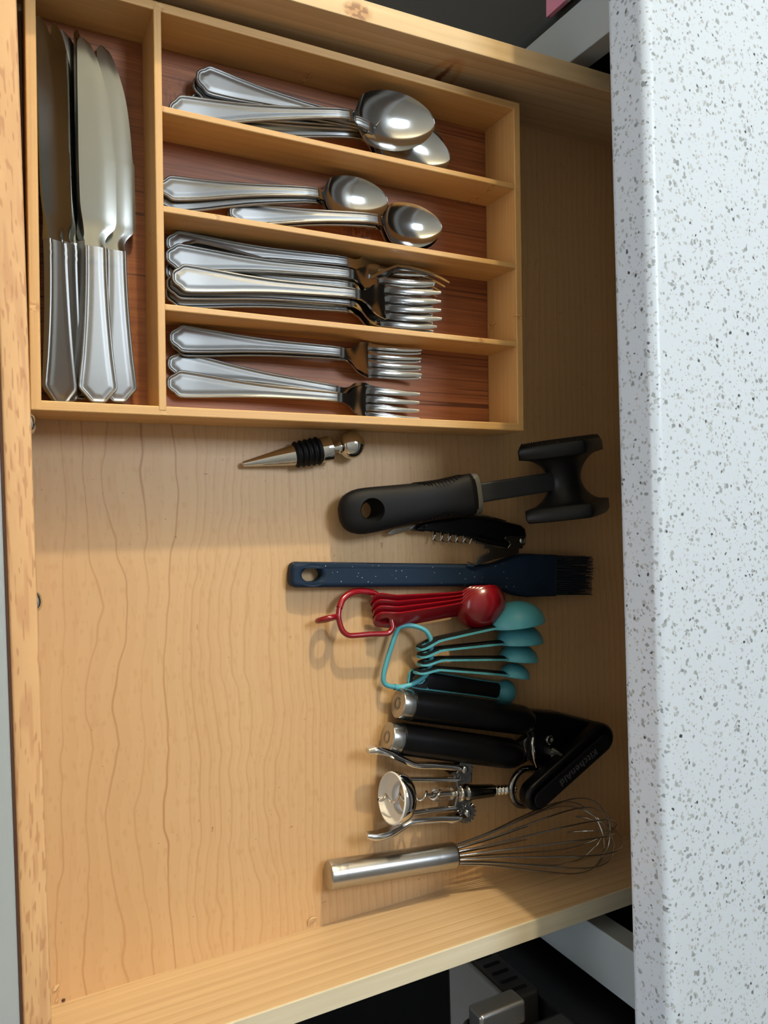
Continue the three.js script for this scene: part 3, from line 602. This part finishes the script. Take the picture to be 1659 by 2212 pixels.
// ---------------------------------------------------------------- basting brush
{
  const g = thing('basting_brush', 'navy blue silicone basting brush with speckled handle', 'brush');
  place(g, [624, 1241], 0.0062, [1278, 1243], 0.0066);
  const sh = new THREE.Shape(), w = 0.0094;
  sh.moveTo(0.006, -w); sh.lineTo(0.165, -w * 0.96); sh.bezierCurveTo(0.19, -w * 0.94, 0.192, -0.0178, 0.216, -0.0186); sh.lineTo(0.246, -0.0180); sh.lineTo(0.246, 0.0180); sh.lineTo(0.216, 0.0186);
  sh.bezierCurveTo(0.192, 0.0178, 0.19, w * 0.94, 0.165, w * 0.96); sh.lineTo(0.006, w); sh.quadraticCurveTo(0, w, 0, 0.003); sh.lineTo(0, -0.003); sh.quadraticCurveTo(0, -w, 0.006, -w);
  const h = new THREE.Path(); h.absellipse(0.0165, 0, 0.0078, 0.0052, 0, Math.PI * 2, true); sh.holes.push(h);
  const eg = new THREE.ExtrudeGeometry(sh, { depth: 0.0052, bevelEnabled: true, bevelSize: 0.0034, bevelOffset: -0.0034, bevelThickness: 0.0034, bevelSegments: 5, curveSegments: 18 });
  eg.rotateX(-Math.PI / 2); eg.translate(0, -0.0026, 0);
  { const p = eg.attributes.position, u = eg.attributes.uv; for (let i = 0; i < p.count; i++) u.setXY(i, p.getX(i), p.getZ(i) + 0.02 + p.getY(i)); }
  part(g, 'handle', eg, M.navy);
  const br = []; for (let j = 0; j < 4; j++) for (let i = 0; i < 22; i++) { const c = new THREE.CylinderGeometry(0.0004, 0.00065, 0.046 - 0.004 * rnd(), 6); c.rotateZ(-Math.PI / 2 + 0.03 * (rnd() - 0.5)); c.rotateY(0.05 * (rnd() - 0.5)); c.translate(0.264, -0.0042 + j * 0.0028, (i - 10.5) * 0.00158); br.push(c); }
  const bm = part(g, 'bristles', merge(br), M.navyPlain, 'navy silicone bristles'); bm.userData.kind = 'stuff';
}

// ---------------------------------------------------------------- measuring spoons
function spoonBowl(R, D, cx, n = 26) {
  const th = 0.0011, prof = [];
  for (let i = 0; i <= n; i++) { const a = -Math.PI / 2 + i / n * Math.PI / 2; prof.push(new THREE.Vector2(Math.max(0.00001, R * Math.cos(a)), D * Math.sin(a))); }
  prof.push(new THREE.Vector2(R + 0.0004, 0.0004), new THREE.Vector2(R, 0.0010), new THREE.Vector2(R - th, 0.0008));
  for (let i = n; i >= 0; i--) { const a = -Math.PI / 2 + i / n * Math.PI / 2; prof.push(new THREE.Vector2(Math.max(0.00001, (R - th) * Math.cos(a)), (D - th) * Math.sin(a))); }
  const g = new THREE.LatheGeometry(prof, 40); g.translate(cx, 0, 0); return g;
}
// x from the handle end to the bowl tip, y = the way the bowl opens
function measuringSpoon(L, R, D, hw, bend, m, name) {
  const g = new THREE.Group(); g.name = numbered(name); scene.add(g);
  const hl = L - 2 * R + 0.004, W = spline([[0, hw * 0.45], [0.002, hw * 0.8], [0.006, hw], [0.02, hw], [hl * 0.8, hw * 0.92], [hl, hw * 1.0]]);
  const yc = s => bend * (1 - smooth(0, 0.020, s)) - 0.0006;
  const sh = range(0, hl, 26);
  const slot = s => Math.abs(s - 0.0085) < 0.0042 ? hw * 0.42 * Math.sqrt(Math.max(0, 1 - ((s - 0.0085) / 0.0042) ** 2)) : 0;
  const side = (sg) => shell([...range(0, 0.014, 24), ...range(0.0165, hl, 22)], [0, 0.2, 0.5, 0.8, 1], (s, v) => [s, yc(s) + 0.0011 - 0.0004 * v * v, sg * (slot(s) + v * (W(s) - slot(s)))], (s, v) => [s, yc(s) - 0.0011 + 0.0004 * v * v, sg * (slot(s) + v * (W(s) - slot(s)))]);
  part(g, 'handle', merge([side(1), side(-1)]), m);
  part(g, 'bowl', spoonBowl(R, D, L - R), m);
  return { g, hl, W, yc, sh };
}
{
  const ring = thing('red_spoon_ring', 'red plastic ring holding the red measuring spoons', 'spoon ring', at(780, 1330, 0));
  const pts = [[731, 1330, 14], [733, 1314, 12.5], [741, 1294, 10.5], [759, 1281, 9], [781, 1277, 8], [805, 1280, 8], [821, 1290, 9], [836, 1312, 12], [843, 1332, 15], [848, 1354, 17], [838, 1368, 17.5], [800, 1370, 17], [756, 1373, 16.5], [741, 1364, 16], [734, 1347, 15]];
  wpart(ring, 'hoop', tube(pts.map(([x, y, h]) => at(x, y, h / 1000)), 0.0021, true, 150, 12, 0.35), M.red);
  wpart(ring, 'sleeve', tube([[733, 1313, 12.4], [741, 1294, 10.5], [759, 1281, 9], [781, 1277, 8], [805, 1280, 8]].map(([x, y, h]) => at(x, y, h / 1000)), 0.00255, false, 50, 12), M.redDark, 'glossy darker red sleeve');
  const c = at(706, 1337, 0.013), t = new THREE.TorusGeometry(0.0070, 0.0021, 14, 36); t.rotateY(Math.PI / 2); t.rotateZ(0.25); t.rotateY(0.1); t.translate(c.x, c.y, c.z); wpart(ring, 'hanging_loop', t, M.red);
  const labels = ['largest red measuring spoon, round bowl upside down on top', 'red measuring spoon nested just behind the largest', 'red measuring spoon third in the nested stack', 'smallest red measuring spoon at the back of the stack'];
  [[0.0218, 0.0185, 0.118], [0.0185, 0.0150, 0.113], [0.0155, 0.0125, 0.108], [0.0125, 0.0100, 0.103]].forEach(([R, D, L], i) => {
    const { g } = measuringSpoon(L, R, D, 0.0078, 0.0040, M.red, 'red_measuring_spoon');
    g.userData = { label: labels[i], category: 'measuring spoon', group: 'red measuring spoons' };
    place(g, [812 - i * 2, 1346 - i * 14], 0.0165 - i * 0.0004, [1078 - i * 10, 1300 - i * 4], 0.0150 - i * 0.0016, 0, V(-0.62, -0.78, 0.05));
  });
}
{
  const ring = thing('teal_spoon_ring', 'teal plastic ring holding the teal measuring spoons', 'spoon ring', at(860, 1420, 0));
  const pts = [[838, 1420, 10], [829, 1455, 10], [829, 1473, 10], [838, 1481, 10], [860, 1484, 10], [885, 1480, 11], [905, 1470, 13], [922, 1456, 16], [931, 1432, 18], [932, 1405, 19], [930, 1380, 19], [921, 1364, 18], [908, 1356, 16], [888, 1351, 14], [868, 1353, 12], [857, 1364, 11]];
  wpart(ring, 'hoop', tube(pts.map(([x, y, h]) => at(x, y, h / 1000)), 0.0019, true, 150, 12, 0.4), M.teal);
  wpart(ring, 'clasp', tube([[852, 1484, 10], [862, 1485, 10], [872, 1484, 10.4]].map(([x, y, h]) => at(x, y, h / 1000)), 0.0024, false, 10, 12), M.teal);
  const spec = [
    [[900, 1393], [1167, 1335], 0.0236, 0.0180, 'largest teal measuring spoon, on edge against the red one'],
    [[903, 1409], [1164, 1382], 0.0196, 0.0150, 'second largest teal measuring spoon, on edge'],
    [[905, 1426], [1154, 1424], 0.0164, 0.0128, 'middle sized teal measuring spoon, on edge'],
    [[898, 1443], [1137, 1462], 0.0128, 0.0105, 'small teal measuring spoon, on edge beside the flat one'],
    [[887, 1464], [1110, 1497], 0.0098, 0.0085, 'smallest teal measuring spoon, lying flat with black grip up']];
  spec.forEach(([a, b, R, D, label], i) => {
    const h = i < 4 ? [0.0180, R + 0.0035] : [0.0125, 0.0020], A = at(...a, h[0]), B = at(...b, h[1]);
    const { g, hl, W, yc } = measuringSpoon(A.distanceTo(B), R, D, 0.0076, 0.0042, M.teal, 'teal_measuring_spoon');
    g.userData = { label, category: 'measuring spoon', group: 'teal measuring spoons' };
    orient(g, A, B, i < 4 ? V(0.99, 0.03, 0.05) : V(0.10, -1, 0));
    const ss = range(0.0150, hl * 0.98, 26), wi = s => W(s) * 0.84 * Math.sqrt(clamp((hl * 0.99 - s) / 0.003)) * Math.sqrt(clamp((s - 0.0146) / 0.0012));
    const front = new THREE.Shape; void front;
    const inlay = [shell(ss, range(-1, 1, 8), (s, v) => [s, yc(s) - 0.0008, v * wi(s)], (s, v) => [s, yc(s) - 0.0026 + 0.0012 * v * v, v * wi(s)])];
    for (const sg of [-1, 1]) inlay.push(shell(range(0.0012, 0.0156, 20), [0, 0.5, 1], (s, v) => { const lo = Math.abs(s - 0.0085) < 0.0052 ? 0.0042 * Math.sqrt(Math.max(0, 1 - ((s - 0.0085) / 0.0052) ** 2)) : 0, hi = W(s) * 0.84; return [s, yc(s) - 0.0008, sg * (lo + v * Math.max(0.0001, hi - lo))]; }, (s, v) => { const lo = Math.abs(s - 0.0085) < 0.0052 ? 0.0042 * Math.sqrt(Math.max(0, 1 - ((s - 0.0085) / 0.0052) ** 2)) : 0, hi = W(s) * 0.84; return [s, yc(s) - 0.0024, sg * (lo + v * Math.max(0.0001, hi - lo))]; }));
    part(g, 'grip', merge(inlay), M.blackSoft, 'black soft grip');
  });
}

// ---------------------------------------------------------------- can opener
const font = await new FontLoader().loadAsync('fonts/droid/droid_sans_bold.typeface.json');
{
  const base = at(1150, 1600, 0), g = thing('can_opener', 'black can opener with two round handles and steel end caps', 'can opener', base);
  for (const [a, b, ha, hb] of [[[858, 1519], [1143, 1557], 0.0150, 0.0185], [[835, 1592], [1118, 1630], 0.0150, 0.0205]]) {
    const A = at(...a, ha), B = at(...b, hb), L = A.distanceTo(B), h = new THREE.Group();
    const hm = part(g, 'handle', superloft([0.0105, ...range(0.0115, L - 0.012, 10), L - 0.008, L - 0.004, L - 0.0015, L], x => { const k = x > L - 0.012 ? Math.sqrt(Math.max(0.05, 1 - ((x - L + 0.012) / 0.0125) ** 2)) : 1; return { h: 0.0122 * (0.75 + 0.25 * k), w: 0.0122 * (0.55 + 0.45 * k), n: 2.2 }; }, 36), M.blackGloss);
    orient(hm, A.clone().sub(base), B.clone().sub(base));
    part(hm, 'end_cap', latheX([[0, 0], [0.0002, 0.0070], [0.0003, 0.0105], [0.0013, 0.0117], [0.0115, 0.0122], [0.0118, 0.010]], 40), M.brushed, 'brushed steel end cap');
    part(hm, 'cap_mark', latheX([[-0.0002, 0.0030], [-0.0003, 0.0040], [-0.0002, 0.0048], [0.0002, 0.0048], [0.0002, 0.0030], [-0.0002, 0.0030]], 30), M.gunmetal);
  }
  wpart(g, 'shank', slab([[1130, 1530], [1165, 1535], [1172, 1560], [1160, 1600], [1150, 1640], [1128, 1652], [1105, 1650], [1112, 1610], [1140, 1590]], 0.0140, 0.0205, 0.0012), M.gunmetal, 'dark steel shank');
  wpart(g, 'frame_plate', slab([[1142, 1534], [1210, 1540], [1290, 1560], [1312, 1580], [1300, 1620], [1240, 1670], [1180, 1672], [1150, 1640], [1152, 1600], [1146, 1570]], 0.0120, 0.0260, 0.003), M.blackGloss);
  wpart(g, 'steel_edge', tube([[1152, 1592, 24], [1150, 1612, 25], [1154, 1636, 25], [1160, 1656, 25]].map(([x, y, h]) => at(x, y, h / 1000)), 0.0016, false, 30, 8), M.chrome);
  for (const [x, y, r] of [[1187, 1598, 0.0042], [1243, 1603, 0.0036]]) { const q = at(x, y, 0.0265), c = latheX([[-0.003, r], [0.0008, r], [0.0016, r * 0.8], [0.0017, r * 0.5], [0.0006, r * 0.35], [0.0004, 0]], 24); c.rotateZ(Math.PI / 2); c.translate(q.x, q.y, q.z); wpart(g, 'rivet', c, M.gunmetal); }
  { const q = at(1200, 1628, 0.030), c = latheX([[-0.008, 0.0058], [0.0, 0.0058], [0.0006, 0.0050], [0.0022, 0.0050], [0.0026, 0.0044], [0.012, 0.0040]], 28); c.rotateZ(Math.PI / 2); c.translate(q.x, q.y, q.z); wpart(g, 'axle', c, M.polished, 'steel axle'); }
  // turning knob
  const K0 = at(1305, 1597, 0.046), K1 = at(1166, 1722, 0.046), kl = K0.distanceTo(K1), knob = part(g, 'turning_knob', (() => {
    const r = 0.0120, s = new THREE.Shape(); s.absarc(kl, 0, r, -Math.PI / 2, Math.PI / 2, false); s.absarc(0, 0, r * 1.05, Math.PI / 2, Math.PI * 1.5, false);
    const e = new THREE.ExtrudeGeometry(s, { depth: 0.006, bevelEnabled: true, bevelSize: 0.004, bevelOffset: -0.004, bevelThickness: 0.004, bevelSegments: 6, curveSegments: 24 }); e.rotateX(-Math.PI / 2); e.translate(0, -0.010, 0); return e;
  })(), M.blackGloss, 'long black turning knob');
  orient(knob, K0.clone().sub(base), K1.clone().sub(base));
  const flat = new THREE.Shape(); flat.absarc(kl + 0.001, 0, 0.0068, -Math.PI / 2, Math.PI / 2, false); flat.absarc(0.004, 0, 0.0068, Math.PI / 2, Math.PI * 1.5, false);
  const fg = new THREE.ExtrudeGeometry(flat, { depth: 0.0006, bevelEnabled: true, bevelSize: 0.0006, bevelOffset: -0.0006, bevelThickness: 0.0006, bevelSegments: 2, curveSegments: 20 }); fg.rotateX(-Math.PI / 2); fg.translate(0, 0.0032, 0); part(knob, 'raised_panel', fg, M.blackSoft);
  const tg = new TextGeometry('KitchenAid', { font, size: 0.0062, depth: 0.0004, curveSegments: 4, bevelEnabled: false }); tg.computeBoundingBox();
  const tw = tg.boundingBox.max.x; tg.translate(-tw / 2, -0.0031, 0); tg.rotateX(-Math.PI / 2); tg.scale(0.044 / tw, 1, 0.85); tg.translate(kl * 0.46, 0.0046, 0); part(knob, 'lettering', tg, mat({ color: 0x4a4a4c, roughness: 0.35 }), 'raised lettering');
  wpart(g, 'knob_hub', slab([[1205, 1640], [1235, 1615], [1270, 1640], [1240, 1672]], 0.0262, 0.0365, 0.002), M.blackGloss);
}

// ---------------------------------------------------------------- wing corkscrew
{
  const P = (x, y) => [760 + x / 4.88, 1580 + y / 4.88];
  const base = at(930, 1720, 0), g = thing('winged_corkscrew', 'chrome winged corkscrew with white lined bell', 'corkscrew', base);
  const A = at(846, 1724, 0.0250), B = at(1100, 1705, 0.0165), ax = B.clone().sub(A).normalize();
  const onAxis = (m, x0 = 0) => { const q = new THREE.Object3D(); orient(q, A, B); q.updateMatrix(); return m.applyMatrix4(q.matrix); };
  wpart(g, 'bell', onAxis(latheX([[0, 0.0180], [0.0002, 0.0190], [0.003, 0.0195], [0.0075, 0.0190], [0.011, 0.0172], [0.0130, 0.0148], [0.0138, 0.0130], [0.0138, 0.0120]], 48)), M.chrome);
  wpart(g, 'bell_lining', onAxis(latheX([[0.0138, 0.0120], [0.0082, 0.0120], [0.0076, 0.0126], [0.0060, 0.0152], [0.0038, 0.0168], [0.0015, 0.0176], [-0.0004, 0.0178], [-0.0007, 0.0184], [-0.0004, 0.0190], [0.0002, 0.0192]], 48)), M.white, 'white plastic lining');
  const L = x => A.clone().addScaledVector(ax, x), side = ax.clone().cross(V(0, 1, 0)).normalize();   // side = +x world
  for (const s of [-1, 1]) wpart(g, 'frame_bar', tube([L(0.0118).addScaledVector(side, s * 0.0132), L(0.040).addScaledVector(side, s * 0.0118), L(0.0660).addScaledVector(side, s * 0.0108)], 0.0021, false, 12, 10), M.chrome);
  const hp = (l) => slab(l.map(([x, y]) => P(x, y)), 0.0125, 0.0225, 0.0012);
  wpart(g, 'yoke', hp([[1040, 450], [1075, 470], [1105, 540], [1110, 620], [1100, 720], [1075, 830], [1100, 850], [1200, 850], [1250, 790], [1270, 730], [1270, 700], [1150, 690], [1150, 560], [1270, 545], [1275, 450], [1220, 330], [1140, 340], [1110, 420]]), M.gunmetal, 'dark chrome yoke');
  wpart(g, 'barrel', onAxis(latheX([[0.068, 0.002], [0.068, 0.0062], [0.0715, 0.0068], [0.078, 0.0060], [0.098, 0.0052], [0.0995, 0.003]], 28)), M.gunmetal);
  wpart(g, 'collar', onAxis(latheX([[0.0620, 0.0030], [0.0622, 0.0062], [0.0635, 0.0068], [0.0652, 0.0068], [0.0665, 0.0060], [0.0668, 0.003]], 28)), M.chrome);
  wpart(g, 'rack_screw', onAxis(latheX([[0.099, 0.001], ...range(0, 40, 40).map(k => [0.099 + k * 0.00056, 0.0036 + 0.0009 * Math.sin(k / 40 * Math.PI * 2 * 6)]), [0.1215, 0.001]], 24)), M.chrome);
  wpart(g, 'guide', onAxis(latheX([[0.0400, 0.001], [0.0400, 0.0046], [0.0405, 0.0050], [0.0555, 0.0050], [0.0560, 0.0046], [0.0560, 0.001]], 28)), M.clear, 'clear plastic guide');
  wpart(g, 'shaft', onAxis(latheX([[0.0300, 0], [0.0300, 0.0013], [0.0565, 0.0015], [0.0565, 0.0026], [0.0630, 0.0026], [0.0630, 0]], 16)), M.chrome);
  { const pts = []; for (let i = 0; i <= 120; i++) { const t = i / 120, w = t * Math.PI * 2 * 4.5, r = 0.0030 * smooth(-0.02, 0.1, t); pts.push(L(-0.012 + t * 0.056).addScaledVector(side, r * Math.cos(w)).add(V(0, r * Math.sin(w), 0))); } wpart(g, 'worm', tube(pts, 0.0010, false, 360, 8), M.chrome, 'spiral worm'); }
  // levers: flat arms with a curled thumb end and a toothed pivot
  const lever = (path, gear) => {
    const pts = path.map(([x, y, h, w]) => ({ p: at(...P(x, y), h), w })), curve = new THREE.CatmullRomCurve3(pts.map(q => q.p)), N = 40, ws = spline(pts.map((q, i) => [i / (pts.length - 1), q.w]));
    const ss = range(0, 1, N), f = (up) => (s, v) => { const c = curve.getPoint(s), t = curve.getTangent(s), n = t.clone().cross(V(0, 1, 0)).normalize(), b = n.clone().cross(t).normalize(); const q = c.addScaledVector(n, v * ws(s) * 0.52).addScaledVector(b, up * ws(s) * (1 - 0.25 * v * v)); return [q.x, q.y, q.z]; };
    const l = wpart(g, 'lever', shell(ss, [-1, -0.6, -0.2, 0.2, 0.6, 1], f(1), f(-1)), M.chrome);
    const c = at(...P(gear[0], gear[1]), 0.0235), teeth = [];
    const sh = [], n = 15; for (let k = 0; k < n * 6; k++) { const a = k / (n * 6) * Math.PI * 2, r = 0.0074 + 0.0010 * clamp(2.4 * Math.sin(a * n), -1, 1); sh.push(new THREE.Vector2(c.x + r * Math.cos(a), -(c.z + r * Math.sin(a)))); }
    const gg = slabXZ(sh, 0.0185, 0.0238, 0.0004); gg.translate(-base.x, -base.y, -base.z); part(l, 'gear', gg, M.gunmetal);
    const s = new THREE.SphereGeometry(0.0030, 20, 12); s.scale(1, 0.45, 1); s.translate(c.x - base.x, c.y + 0.0007 - base.y, c.z - base.z); part(l, 'rivet', s, M.polished);
  };
  lever([[165, 205, 0.0225, 0.0036], [250, 192, 0.0225, 0.0050], [400, 225, 0.0215, 0.0052], [540, 295, 0.0205, 0.0044], [660, 348, 0.0205, 0.0042], [900, 360, 0.0210, 0.0042], [1110, 375, 0.0210, 0.0042], [1190, 395, 0.0210, 0.0032]], [1190, 400]);
  lever([[150, 1092, 0.0225, 0.0036], [250, 1100, 0.0225, 0.0050], [400, 1060, 0.0215, 0.0052], [520, 995, 0.0205, 0.0044], [620, 945, 0.0205, 0.0042], [900, 915, 0.0210, 0.0046], [1100, 905, 0.0210, 0.0052], [1220, 870, 0.0210, 0.0034]], [1220, 862]);
  const o = at(1134, 1700, 0.0180), ringPts = []; for (let k = 0; k < 28; k++) { const a = k / 28 * Math.PI * 2; const sq = Math.sign(Math.cos(a)) * Math.pow(Math.abs(Math.cos(a)), 0.8); ringPts.push(o.clone().addScaledVector(ax, 0.0150 * sq).addScaledVector(side, 0.0150 * Math.sin(a) * (1 + 0.12 * Math.cos(a)))); }
  wpart(g, 'opener_ring', tube(ringPts, 0.0030, true, 90, 12), M.gunmetal, 'oval bottle opener handle');
}

// ---------------------------------------------------------------- whisk
{
  const g = thing('whisk', 'stainless balloon whisk with a brushed tube handle', 'whisk');
  const A = at(706, 1891, 0.0110), B = at(1328, 1792, 0.0290); orient(g, A, B); const LEN = A.distanceTo(B), hl = 0.1075;
  part(g, 'handle', latheX([[0, 0], [0.0003, 0.0085], [0.0008, 0.0098], [0.002, 0.0105], [0.0082, 0.0106], [0.0084, 0.0104], [0.0086, 0.0106], [0.0142, 0.0106], [0.0144, 0.0104], [0.0146, 0.0106], [0.0908, 0.0102], [0.0910, 0.0100], [0.0912, 0.0102], [0.1055, 0.0102], [hl, 0.0096], [hl + 0.0001, 0.004], [hl - 0.002, 0]], 44), M.brushed);
  for (let k = 0; k < 7; k++) {
    const an = (k + 0.3) / 7 * Math.PI, R = 0.0310 - 0.0012 * (k % 3), tip = LEN - 0.0006 - 0.0022 * ((k * 3) % 7), r0 = 0.0062, len = tip - hl + 0.004, pts = [];
    const prof = spline([[0, r0], [0.25, r0 + 0.28 * (R - r0)], [0.5, r0 + 0.68 * (R - r0)], [0.72, R * 0.98], [0.84, R * 0.97], [0.93, R * 0.76], [0.98, R * 0.42]]);
    const ts = [0, 0.08, 0.16, 0.25, 0.35, 0.45, 0.55, 0.64, 0.72, 0.78, 0.84, 0.89, 0.93, 0.96, 0.985];
    for (const t of ts) pts.push([hl - 0.004 + t * len, prof(t)]); pts.push([tip, 0]); for (const t of [...ts].reverse()) pts.push([hl - 0.004 + t * len, -prof(t)]);
    part(g, 'wire', tube(pts.map(([x, r]) => V(x, r * Math.cos(an), r * Math.sin(an))), 0.00070, false, 140, 8), M.polished);
  }
}

// ---------------------------------------------------------------- wood scraps in the drawer
{
  const chip = (l, label) => { const b = at(l[0][0], l[0][1], 0), g = slab(l, 0.0002, 0.0012, 0.0003); g.translate(-b.x, 0, -b.z); const m = new THREE.Mesh(g, M.topPine); m.name = numbered('wood_chip'); m.position.set(b.x, 0, b.z); scene.add(m); tag(m, label, 'wood chip', 'wood chips in the drawer corner'); };
  chip([[118, 2132], [126, 2127], [128, 2129], [121, 2140], [113, 2142]], 'larger pale wood chip in the drawer corner');
  chip([[119, 2164], [123, 2157], [125, 2158], [122, 2166]], 'tiny pale wood splinter in the drawer corner');
  const c = at(137, 2159, 0), m = new THREE.Mesh(new THREE.IcosahedronGeometry(0.0010, 1), M.brownEdge); m.scale.set(1, 0.7, 1.2); m.name = 'crumb'; m.position.set(c.x, 0.0008, c.z); scene.add(m); tag(m, 'small dark brown crumb in the drawer corner', 'crumb');
  const s = new THREE.Mesh(tube([[666, 1998, 1], [667, 1990, 2], [674, 1984, 3], [683, 1982, 1]].map(([x, y, h]) => at(x, y, h / 1000)), 0.0006, false, 20, 6), M.topPine); s.name = 'wood_shaving'; scene.add(s); tag(s, 'thin curled wood shaving beside the whisk shadow', 'wood shaving');
}

scene.traverse(o => { if (o.isMesh) { o.castShadow = true; o.receiveShadow = true; } });
renderer.render(scene, camera);
